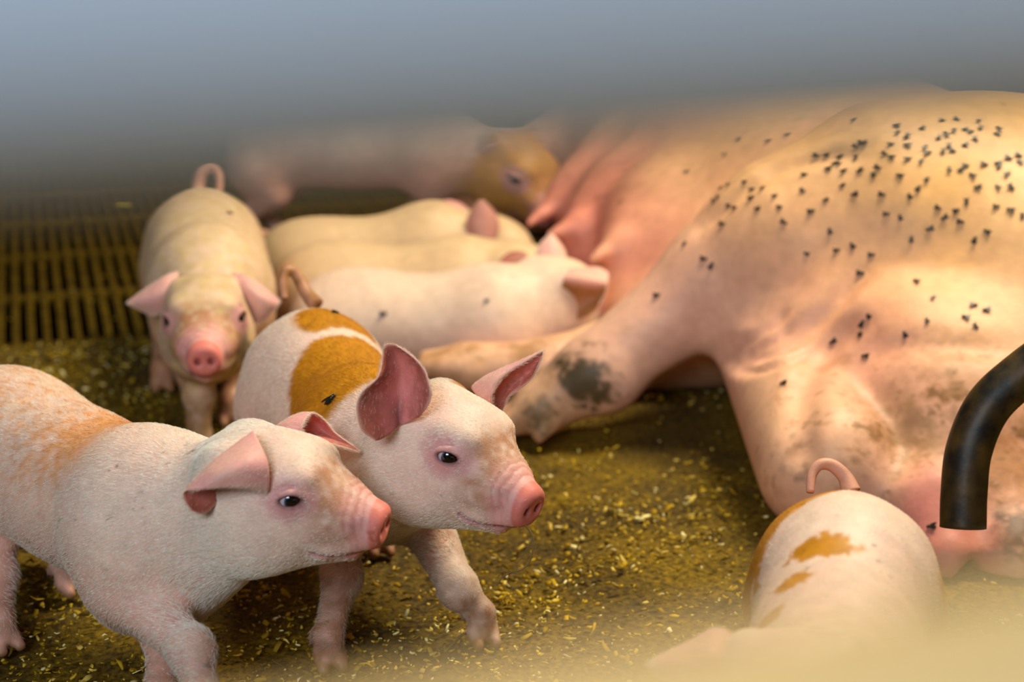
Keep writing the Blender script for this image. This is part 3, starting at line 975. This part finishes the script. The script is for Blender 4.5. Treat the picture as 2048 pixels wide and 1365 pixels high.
# --- the middle one with the brown patches
p2_ear_a = pix_ear([
    [(752, 882, .0), (775, 872, .008), (797, 852, .022), (820, 843, .018), (842, 832, .010)],
    [(723, 860, -.012), (757, 842, .008), (796, 824, .026), (828, 823, .016), (856, 812, .0)],
    [(713, 818, -.020), (752, 806, .004), (797, 796, .027), (834, 790, .014), (863, 788, -.004)],
    [(724, 785, -.022), (760, 776, .006), (797, 766, .024), (832, 762, .014), (858, 765, -.002)],
    [(753, 758, -.016), (775, 745, .005), (800, 735, .016), (826, 732, .010), (850, 742, .0)],
    [(763, 724, -.006), (776, 712, .002), (792, 706, .008), (812, 707, .006), (832, 720, .002)],
    [(768, 692, .0), (774, 688, .0), (782, 688, .0), (790, 690, .0), (802, 697, .0)]], 1.436, flip=False)
p2_ear_b = pix_ear([
    [(988, 828, .0), (962, 800, -.008), (944, 776, .002), (966, 778, .016), (992, 822, .016)],
    [(984, 806, -.008), (976, 776, -.012), (972, 755, .0), (1002, 772, .016), (1003, 824, .02)],
    [(986, 786, -.012), (994, 757, -.012), (1008, 738, .0), (1032, 757, .016), (1018, 794, .016)],
    [(1006, 752, -.010), (1022, 740, -.008), (1048, 721, .0), (1060, 740, .012), (1046, 774, .012)],
    [(1050, 724, -.004), (1060, 717, -.004), (1072, 709, .0), (1077, 722, .006), (1066, 754, .008)],
    [(1080, 706, .0), (1082, 704, .0), (1085, 703, .0), (1085, 708, .002), (1081, 720, .003)]], 1.555, flip=False)
H2 = PZ(630, .160, 1.84); S2 = PZ(738, .158, 1.63)


def patch2(p, q):
    d = p - (H2 + S2) / 2
    fw = unit((S2 - H2) * V3(1, 1, 0)); sd_ = unit(np.cross(V3(0, 0, 1), fw))
    u = d @ fw; arc = np.arctan2(d @ sd_, d[:, 2] + .02) * .07          # along the back, around the barrel
    a = sstep(1.12, .9, np.sqrt(((u + .082) / .046) ** 2 + ((arc - .016) / .036) ** 2))
    b = sstep(1.08, .94, np.sqrt(((u - .052) / .108) ** 2 + ((arc + .29 * (u - .05) - .001) / .064) ** 2))
    gap = np.abs(u + .046 + .25 * (arc - .01))                          # white band between the two patches
    w_ = np.maximum(a, b) * (p[:, 2] > .1) * sstep(.0055, .0115, gap)
    # a lick of orange before the far ear
    e = sstep(.02, .008, np.linalg.norm((q - V3(-.012, .036, .045)) * V3(1, 1, .8), axis=1))
    return np.maximum(w_ * (q[:, 0] < -.075), e * .85)


make_piglet('white piglet with two orange-brown patches, walking between the two other standing ones', H2, S2,
            hd(884, 888, 1.50, -.64, -.143, -.09, .85),
            [(G(660, 1338), P(684, 1150, 1.57)), (G(965, 1290), P(915, 1175, 1.58)), G(575, 1120), G(758, 1110)],
            bs=.97, ears=[p2_ear_a, p2_ear_b], step=.0032, fstep=.0017, hair=120000, patches=patch2, seed=2, dirt_shade=1.15,
            tail=([P(632, 610, 1.93), P(612, 585, 1.94), P(592, 550, 1.945), P(575, 541, 1.94), P(566, 562, 1.935), P(568, 598, 1.93)],
                  [.0095, .0074, .0066, .006, .0052, .0044], lin(140, 96, 30)))

# --- the one that faces the camera
p3_ear_a = pix_ear([[(357, 543, .01), (354, 575, -.004), (342, 612, .012)], [(328, 554, .0), (327, 588, -.014), (324, 627, .006)],
                    [(286, 581, .004), (293, 603, -.01), (304, 630, .006)], [(254, 605, .01), (261, 610, .004), (276, 617, .01)]], 2.085, flip=False)
p3_ear_b = pix_ear([[(464, 546, .01), (470, 566, -.004), (482, 592, .012)], [(494, 552, .0), (497, 582, -.014), (498, 624, .004)],
                    [(532, 578, .004), (530, 603, -.01), (513, 646, .006)], [(560, 601, .01), (553, 614, .004), (532, 637, .01)]], 2.085, flip=True)
H3 = PZ(407, .158, 2.44); S3 = PZ(422, .152, 2.22)


def tint3(p, c, hairy):
    q = (p - P(412, 640, 2.065)) @ frame(-1.43, .03, .01).T / .87
    n = fbm(p, 90, 3, 21)
    c = mix(c, lin(206, 176, 116), np.clip(.55 + .5 * n, 0, .9))
    d = np.linalg.norm((q - V3(.055, .05, -.02)) * V3(1, 1, .8), axis=1)
    d2 = np.linalg.norm((q - V3(.05, -.05, -.02)) * V3(1, 1, .8), axis=1)
    c = mix(c, lin(70, 62, 48), np.clip(sstep(.034, .01, d + .022 * n) * .8 + sstep(.03, .01, d2 + .03 * n) * .35, 0, 1))
    return c


make_piglet('pale dusty piglet facing the camera head on, standing beside the slatted floor', H3, S3,
            hd(412, 640, 2.065, -1.43, .03, .01, .87),
            [(G(400, 890), P(398, 790, 2.1)), G(462, 850), G(326, 782), G(490, 775)],
            bs=1.06, ears=[p3_ear_a, p3_ear_b], step=.0036, fstep=.0022, hair=26000, hairtint=tint3, seed=3, belly=1.12, dirt_shade=1.15,
            tail=([P(400, 400, 2.53), P(396, 372, 2.54), P(404, 342, 2.54), P(425, 333, 2.54), P(438, 350, 2.53), P(438, 392, 2.52)],
                  [.012, .010, .009, .008, .006, .004]))

# --- three lying at the udder
def nurser(label, H, S, head, earpx, seed, **kw):
    hc, Fm, hs = head
    return make_piglet(label, H, S, head, kw.pop('feet', [None, None, None, None]), ears=earpx, step=.0042, seed=seed, lying=True,
                       group='piglets nursing at the sow', mat=M_SKIN_FAR, hairtint=lambda p, c, hy: mix(c, lin(208, 176, 128) if seed != 11 else lin(226, 200, 170), np.full(len(p), .8 if seed != 11 else .5)), **kw)


def ear_at(hd_, px, py, Z, tipx, tipy, tz, side, W, cup, flip=False, bend=(0, 0, 0)):
    b = P(px, py, Z); t = P(tipx, tipy, tz)
    return simple_ear(b, (b + t) / 2 + V3(*bend), t, np.asarray(side, float), W, cup, flip)


HC = PZ(690, .066, 2.37); SC_ = PZ(985, .074, 2.35)
hC = hd(1118, 592, 2.37, .85, -.25, .1, .88)
nurser('near nursing piglet lying in front of the other two, its folded ear yellow inside', HC, SC_, hC,
       [pix_ear([[(1126, 625, .03), (1122, 590, .012), (1128, 556, .0), (1140, 538, .012)], [(1155, 640, .02), (1152, 600, .016), (1164, 562, -.002), (1172, 534, .014)],
                [(1186, 628, .004), (1192, 596, .012), (1198, 566, -.002), (1200, 536, .016)], [(1200, 606, -.004), (1210, 590, .0), (1215, 566, .0), (1216, 546, .012)]], 2.30, flip=True) + (lin(150, 104, 34),),
        ear_at(hC, 1102, 535, 2.37, 1102, 470, 2.39, (1, .1, 0), .021, .5, True)], 11,
       hair=9000,
       tail=([P(716, 640, 2.40), P(700, 640, 2.41), P(695, 650, 2.41)], [.008, .006, .004]))
HB = PZ(645, .060, 2.55); SB = PZ(925, .070, 2.53)
hB = hd(1040, 556, 2.52, .2, -.15, 0, .86)
nurser('middle nursing piglet, mostly hidden, lying behind the near one with a flat brown ear', HB, SB, hB,
       [ear_at(hB, 1056, 524, 2.45, 994, 538, 2.44, (.2, .5, .8), .021, .4, False) + (lin(150, 90, 70), lin(150, 90, 70)),
        ear_at(hB, 1040, 525, 2.57, 1060, 500, 2.6, (1, .3, 0), .02, .5, True)], 12)
HA = PZ(600, .052, 2.73); SA = PZ(862, .080, 2.72)
hA = hd(985, 498, 2.71, .15, -.35, 0, .88)
nurser('back nursing piglet lying behind the others with two brownish ears raised', HA, SA, hA,
       [ear_at(hA, 968, 482, 2.65, 962, 398, 2.65, (1, .15, .2), .026, .5, True) + (lin(140, 90, 70), lin(160, 104, 80)),
        ear_at(hA, 920, 446, 2.69, 892, 398, 2.70, (1, .2, .4), .022, .5, True) + (lin(190, 120, 110), lin(196, 130, 120))], 13,
       tail=([P(530, 470, 2.76), P(522, 465, 2.77), P(520, 475, 2.77)], [.008, .006, .004]))

# --- far one standing behind them
HF = PZ(545, .196, 3.03); SF = PZ(860, .192, 3.0)
hF = hd(1030, 330, 2.95, -.75, -.5, 0, 1.0)


def patchF(p, q):
    return sstep(-.06, -.02, q[:, 0] + .02 * fbm(p, 60, 2, 5)) * .9 + .0 * q[:, 0]


make_piglet('brown-faced piglet standing side-on farthest away behind the three nursing ones', HF, SF, hF,
            [G(862, 505), G(888, 490), G(522, 505), G(560, 488)], bs=1.0,
            ears=[ear_at(hF, 985, 320, 2.93, 1000, 280, 2.9, (1, 0, .3), .025, .4, True), ear_at(hF, 1055, 318, 2.97, 1085, 285, 2.98, (1, .1, -.3), .025, .4, True)],
            step=.0045, seed=14, skin=lin(190, 146, 128), patches=patchF, mat=M_SKIN_FAR,
            tail=([PZ(478, .2, 3.06), PZ(465, .21, 3.07), PZ(460, .18, 3.07)], [.008, .006, .004]))

# --- the near right one, head low out of the picture
HG = PZ(1690, .159, 1.35); SG = PZ(1640, .157, 1.10)
hG = hd(1585, 1460, 1.0, -1.85, -.1, .1, .88)


def patchG(p, q):
    d = p - HG; fw = unit(SG - HG); fw = unit(V3(fw[0], fw[1], 0)); sd_ = unit(np.cross(V3(0, 0, 1), fw))
    u, v, z = d @ fw, d @ sd_, d[:, 2]
    top = z > 0
    st = .25 * noise(np.stack([v * 1.0, u * .08, 0 * u], 1), 330, 4)
    a = sstep(1.2, .85, np.sqrt(((u - .082) / .015) ** 2 + ((v - (-.014)) / .025) ** 2) + st) * top
    b = sstep(1.2, .8, np.sqrt(((u - .130) / .011) ** 2 + ((v - (-.033)) / .012) ** 2) + st) * top
    c = sstep(1.2, .8, np.sqrt(((u - .168) / .009) ** 2 + ((v - (-.047)) / .012) ** 2) + st) * top * .7
    sl = sstep(.052, .060, -v + .012 * noise(p, 90, 8) - .25 * (u - .02) - .03 * sstep(.0, -.06, u)) * sstep(.14, .10, u)
    sr = sstep(.060, .068, v - .2 * (u + .03)) * sstep(.09, .05, u)
    rm = sstep(.016, .026, -u - .75 * v + .006 * noise(p, 120, 6))
    return np.clip(np.maximum.reduce([a, b, c, sl, sr, rm]), 0, 1)


pG_ear = pix_ear([[(1500, 1300, .02), (1480, 1345, .0), (1470, 1420, .0)], [(1440, 1255, .02), (1430, 1310, -.012), (1420, 1400, -.01)],
                  [(1375, 1282, .015), (1372, 1320, -.012), (1365, 1375, -.008)], [(1298, 1318, .01), (1302, 1328, .0), (1310, 1345, .0)]], 1.02, flip=False)
make_piglet('white piglet with small orange spots on its back and curled tail, below the sow', HG, SG, hG,
            [G(1520, 1760), G(1760, 1760), G(1585, 1500), G(1800, 1490)], bs=.91, ears=[pG_ear], step=.0032, hair=50000, patches=patchG, seed=15, hair_len=.005,
            tail=([P(1702, 985, 1.425), P(1690, 955, 1.43), P(1665, 932, 1.432), P(1640, 930, 1.43), P(1624, 950, 1.427), P(1620, 985, 1.42)],
                  [.0085, .0062, .0054, .0048, .0042, .0034]))

# ================================================================== STEEL TUBES AND RAILS
def pipe(name, pts, r, mat, wall=.0035, n=80, seg=28, org=None, openend=True):
    v, q = tube(pts, [r] * 2, n, seg, cap=False)
    v2, q2 = tube(pts, [r - wall] * 2, n, seg, cap=False)
    q2 = q2[:, ::-1]
    vv, qq = join([(v, q), (v2, q2)])
    off = len(v); rings = []
    for k, fl in ((0, False), (n - 1, True)):
        i = k * seg + np.arange(seg); j = k * seg + (np.arange(seg) + 1) % seg
        r_ = np.stack([i, i + off, j + off, j], 1)
        rings.append(r_ if not fl else r_[:, ::-1])
    qq = np.concatenate([qq] + rings)
    return mesh_obj(name, vv, qq, mat, origin=org if org is not None else V3(0, 0, 0))


M_TUBE = mat_plain('dirty_black_steel', lin(14, 10, 6), .48, 0., 34, lin(84, 62, 20), .4, .4)
tb = pipe('crate_bar', [P(1926, 1056, 1.60), P(1928, 985, 1.60), P(1938, 900, 1.60), P(1975, 815, 1.60), P(2040, 752, 1.60), P(2130, 690, 1.60), P(2330, 580, 1.62), P(2420, 520, 1.63)],
          .0215, M_TUBE, org=G(2420, 1300))
tag(tb, 'bent black steel tube with a dirty open end in front of the sow', 'steel tube')
pst = pipe('bar_post', [V3(*(P(2420, 520, 1.63)[:2]), 0), P(2420, 520, 1.63) + V3(0, 0, .05)], .024, M_TUBE, n=12, org=V3(*(P(2420, 520, 1.63)[:2]), 0))
parent(pst, tb)

M_RAIL = mat_plain('grey_blue_rail', lin(166, 179, 195), .6, 0., 6, lin(176, 187, 199), 0, .3)
M_CREAM = mat_plain('cream_board', lin(224, 192, 136), .6, 0., 6, lin(216, 182, 122), 0, .3)


def rail(name, px0, px1, Z0, Z1, r, mat, above, label, cat):
    """a round rail across the pen front between two posts; its edge seen from the pen-side gap runs through px0, px1"""
    a = P(*px0, Z0); b = P(*px1, Z1); t = unit(b - a)
    off = _UP * r * (1 if above else -1)
    a, b = a + off, b + off
    a2 = a - t * .35; b2 = b + t * .35
    o = pipe(name, [a2, a, b, b2], r, mat, .004, 40, 40, org=V3(a2[0], a2[1], 0))
    for e in (a2, b2):
        pv, pq = tube([V3(e[0], e[1] - r - .018, 0), V3(e[0], e[1] - r - .018, e[2] + .08)], [.022, .022], 10, 16)
        k = mesh_obj('post', pv, pq, mat, origin=V3(e[0], e[1], 0)); parent(k, o)
    tag(o, label, cat)
    return o


rail('pen_rail', (0, 396), (2048, 250), .205, .205, .034, M_RAIL, True, 'out-of-focus blue-grey rail close to the camera across the top', 'rail')
rail('pen_board', (900, 1372), (2048, 1172), .215, .195, .03, M_CREAM, False, 'out-of-focus cream rail close to the camera at the lower edge', 'rail')

# ================================================================== FLIES
M_FLY = mat_plain('fly_black', lin(26, 22, 16), .4)


def fly_mesh():
    parts = [sphere((.0026, 0, .0016), (.0012, .0013, .0012), None, 10, 7), sphere((.0006, 0, .0019), (.0018, .0015, .0015), None, 10, 7),
             sphere((-.0024, 0, .0016), (.0026, .0017, .0015), None, 10, 7)]
    for s in (-1, 1):
        a = unit(V3(-1, s * .35, .05)); b = unit(V3(.35 * s, 1, 0) * s); b = unit(b - a * (a @ b)); c = np.cross(a, b)
        parts.append(sphere(V3(-.0026, s * .0014, .0031), (.0034, .0012, .00012), np.stack([a, b, c]), 10, 7))
        for k in (-1, 0, 1):
            p0 = V3(.0006 + k * .0007, s * .0008, .0012)
            parts.append(tube([p0, p0 + V3(k * .001, s * .0014, .0006), p0 + V3(k * .0018, s * .0026, -.0012)], [.00016, .0001], 5, 6))
    return join(parts)


fv, fq = fly_mesh()
fly0 = mesh_obj('fly', fv, fq, M_FLY)
FLY_USED = [False]


def place_fly(loc, nrm, ang, sc, label, group=None):
    if not FLY_USED[0]: o = fly0; FLY_USED[0] = True
    else: o = fly0.copy(); COL.objects.link(o)
    z = Vector(nrm).normalized(); x = Vector((math.cos(ang), math.sin(ang), 0.1)); x = (x - z * x.dot(z)).normalized(); y = z.cross(x)
    o.matrix_world = Matrix.Translation(Vector(loc)) @ Matrix((x, y, z)).transposed().to_4x4() @ Matrix.Scale(sc, 4)
    for k in ('label', 'category', 'group'):
        if k in o: del o[k]
    tag(o, label, 'fly', group)
    return o


FL = """165,322 340,245 400,175 540,180 628,152 930,85 1118,115 1128,145 1165,167 1235,127 1330,90 1395,85 1495,92 1345,152 1383,135 1310,173 1430,132 1460,142 1500,128
1583,127 1575,153 1480,180 955,188 972,198 938,210 1098,200 1167,205 1253,213 1265,240 1360,213 1378,232 1330,238 1430,205 762,253 800,250 870,255 937,267 1070,245 1095,260
1175,268 1235,277 845,290 862,292 808,315 885,322 953,325 1040,310 1015,340 1133,345 705,340 1260,362 1360,315 1410,320 1437,300 1463,343 1522,295 1580,290 1583,310 1632,267
1678,255 1680,283 1627,338 325,400 358,385 428,373 468,408 515,403 465,447 290,465 310,442 355,482 388,495 487,498 570,437 585,488 697,415 737,508 797,458 873,392 928,433
1060,433 1180,437 1222,403 1487,400 1580,397 1645,403 333,567 612,560 818,595 710,700 853,685 920,663 1012,707 962,792 1080,520 1138,533 1190,633 1268,590 1312,495 1335,540
1395,505 1415,557 1440,470 1478,637 1530,600 1578,487 1637,503 1695,535 160,655 250,725 282,753 35,890 1210,827 1290,902 1475,937 1528,960 1433,992 1483,1035 1260,1005
1160,1067 995,985 968,1018 957,1072 830,1105 977,1170 605,1293"""


def ray_px(x, y, bvh):
    d = P(x, y, 1.) - V3(0, 0, CH)
    return bvh.ray_cast(Vector((0, 0, CH)), Vector(d).normalized())


for tk in FL.split():
    a, b = tk.split(','); px = 1300 + float(a) / 2.2754; py = 200 + float(b) / 2.2754
    loc, nrm, i, dist = ray_px(px, py, SOW_BVH)
    if loc is None: continue
    place_fly(loc, nrm, random.uniform(0, 2 * PI), random.uniform(.85, 1.1), "small black fly sitting on the sow's pale skin", "flies on the sow")


def obj_bvh(o):
    me = o.data; l = o.location
    return BVHTree.FromPolygons([v.co + l for v in me.vertices], [tuple(p.vertices) for p in me.polygons])


pigs = {o['label'].split()[0] + o['label'].split()[1]: o for o in bpy.data.objects if o.name.startswith('piglet')}
lab = lambda s: next(o for o in bpy.data.objects if o.get('category') == 'piglet' and s in o['label'])
bv = {k: obj_bvh(lab(k)) for k in ('two orange-brown patches', 'dusty', 'near nursing')}
for key, px, py, ang, sc, lb in (
        ('two orange-brown patches', 697, 614, 2.6, 1.0, 'small dark fly on the white rump above the brown patch'),
        ('two orange-brown patches', 671, 627, .3, .95, 'small dark fly on the upper brown patch of the piglet'),
        ('two orange-brown patches', 665, 801, .5, 1.5, 'large dark fly on the big brown patch of the piglet'),
        ('dusty', 460, 427, .1, .9, 'dark fly on the rump of the piglet facing the camera'),
        ('near nursing', 768, 628, .2, 1.2, 'dark fly on the flank of the near nursing piglet'),
        ('near nursing', 975, 602, .2, .8, 'tiny fly on the shoulder of the near nursing piglet')):
    loc, nrm, i, d = ray_px(px, py, bv[key])
    if loc is not None: place_fly(loc, nrm, ang, sc, lb)
loc, nrm, i, d = ray_px(1862, 1055, SOW_BVH)
if loc is not None: place_fly(loc, nrm, 3.0, 1.2, "brown fly on the sow's rump beside the black tube's open end")

# ================================================================== LITTER
def build_litter():
    rng = np.random.default_rng(4)
    o = GO.copy(); o[2] = 0
    vs, qs, cs, n = [], [], [], 0
    pal = [lin(192, 156, 34), lin(220, 190, 90), lin(150, 118, 14), lin(240, 224, 158), lin(104, 80, 12), lin(202, 170, 56)]
    pw = [.28, .14, .24, .08, .16, .10]
    count = 0; BARE = G(1330, 880)
    while count < 36000:
        u = rng.uniform(-.75, 1.7); v = rng.uniform(-1.35, .02) if rng.random() < .93 else rng.uniform(0, .4)
        p = o + PB * u + PA * v
        if v > 0 and (u < 1.02 and rng.random() > .04): continue
        dn = fbm(p[None], 7, 3, 5)[0]
        bare = np.exp(-(((p - BARE) @ PB / .26) ** 2 + ((p - BARE) @ PA / .22) ** 2) ** 2)
        if rng.random() > np.clip(.55 + 1.3 * dn, .06, 1) * (1 - .88 * bare): continue
        kk = rng.random(); L = rng.uniform(.0016, .004) if kk < .62 else (rng.uniform(.004, .008) if kk < .96 else rng.uniform(.008, .015)); W = min(L * rng.uniform(.25, .85), .0048); t = rng.uniform(.0003, .0008)
        if L > .016: L = .016
        a = rng.uniform(0, 2 * PI); tilt = rng.normal() * .3; roll = rng.normal() * .35
        fx = V3(math.cos(a) * math.cos(tilt), math.sin(a) * math.cos(tilt), math.sin(tilt))
        sx = V3(-math.sin(a), math.cos(a), 0); nz = np.cross(fx, sx)
        sx, nz = sx * math.cos(roll) + nz * math.sin(roll), nz * math.cos(roll) - sx * math.sin(roll)
        z0 = .001 + abs(math.sin(tilt)) * L * .5 + max(0, -.0045 + .006 * np.clip(dn, -.5, .8)) + rng.random() * .003
        c = p + V3(0, 0, z0)
        bend = rng.normal() * .25 * L
        top = []
        for s, wd in ((-1, rng.uniform(.3, 1)), (0, 1), (1, rng.uniform(.2, 1))):
            m = c + fx * L * .5 * s + nz * bend * (s * s) * .5
            top += [m + sx * W * .5 * wd, m - sx * W * .5 * wd]
        top = np.array(top); v_ = np.concatenate([top + nz * t, top - nz * t])
        q = np.array([[0, 1, 3, 2], [2, 3, 5, 4], [8, 9, 7, 6], [10, 11, 9, 8], [0, 2, 8, 6], [2, 4, 10, 8], [3, 1, 7, 9], [5, 3, 9, 11], [1, 0, 6, 7], [4, 5, 11, 10]])
        vs.append(v_); qs.append(q + n); n += 12
        cs.append(np.tile(pal[rng.choice(6, p=pw)] * rng.uniform(.6, 1.15), (12, 1)))
        count += 1
    ob = mesh_obj('wood_shavings', np.concatenate(vs), np.concatenate(qs), M_CHIP, np.concatenate(cs), smooth=False)
    tag(ob, 'yellow wood shavings scattered over the brown pen floor', 'litter', kind='stuff')


build_litter()

# a dry stalk in the middle piglet's mouth
M_STALK = mat_plain('dry_stalk', lin(120, 100, 50), .7)
v, q = join([tube([P(1046, 1046, 1.455), P(1060, 1062, 1.45), P(1067, 1085, 1.45), P(1060, 1122, 1.45), P(1040, 1142, 1.45), P(1008, 1152, 1.45), P(994, 1172, 1.45)], [.0008, .0007, .0006, .0004], 50, 7),
             tube([P(1048, 1048, 1.455), P(1064, 1075, 1.452), P(1050, 1105, 1.45), P(1034, 1128, 1.45)], [.0005, .0003], 30, 6),
             tube([P(1046, 1140, 1.45), P(1020, 1146, 1.448), P(1005, 1160, 1.447)], [.0005, .0003], 20, 6)])
tag(mesh_obj('hay_stalk', v, q, M_STALK, origin=P(1046, 1046, 1.455)), "thin dry stalk hanging from the patched piglet's mouth", 'stalk')
# a straw on the floor by its forefoot and a leaf on the slats
v, q = tube([G(890, 1312) + V3(0, 0, .004), G(940, 1270) + V3(0, 0, .007), G(990, 1232) + V3(0, 0, .004)], [.0012, .001], 20, 8)
tag(mesh_obj('straw', v, q, M_STALK, origin=G(940, 1270)), "single straw lying on the floor by the patched piglet's forefoot", 'straw')
ml = mat_plain('yellow_leaf', lin(190, 160, 50), .7)
c = G(246, 413)
v, q, _ = sheet([[c + V3(x, y, .004 + .004 * abs(y) * 100) for y in (-.008 * wd, 0, .008 * wd)] for x, wd in ((-.018, .2), (-.008, 1), (.006, 1), (.018, .3))], .001, 14, 10)
tag(mesh_obj('straw_flake', v, q, ml, origin=c), 'yellow flake of straw lying on the dark slatted floor', 'straw')
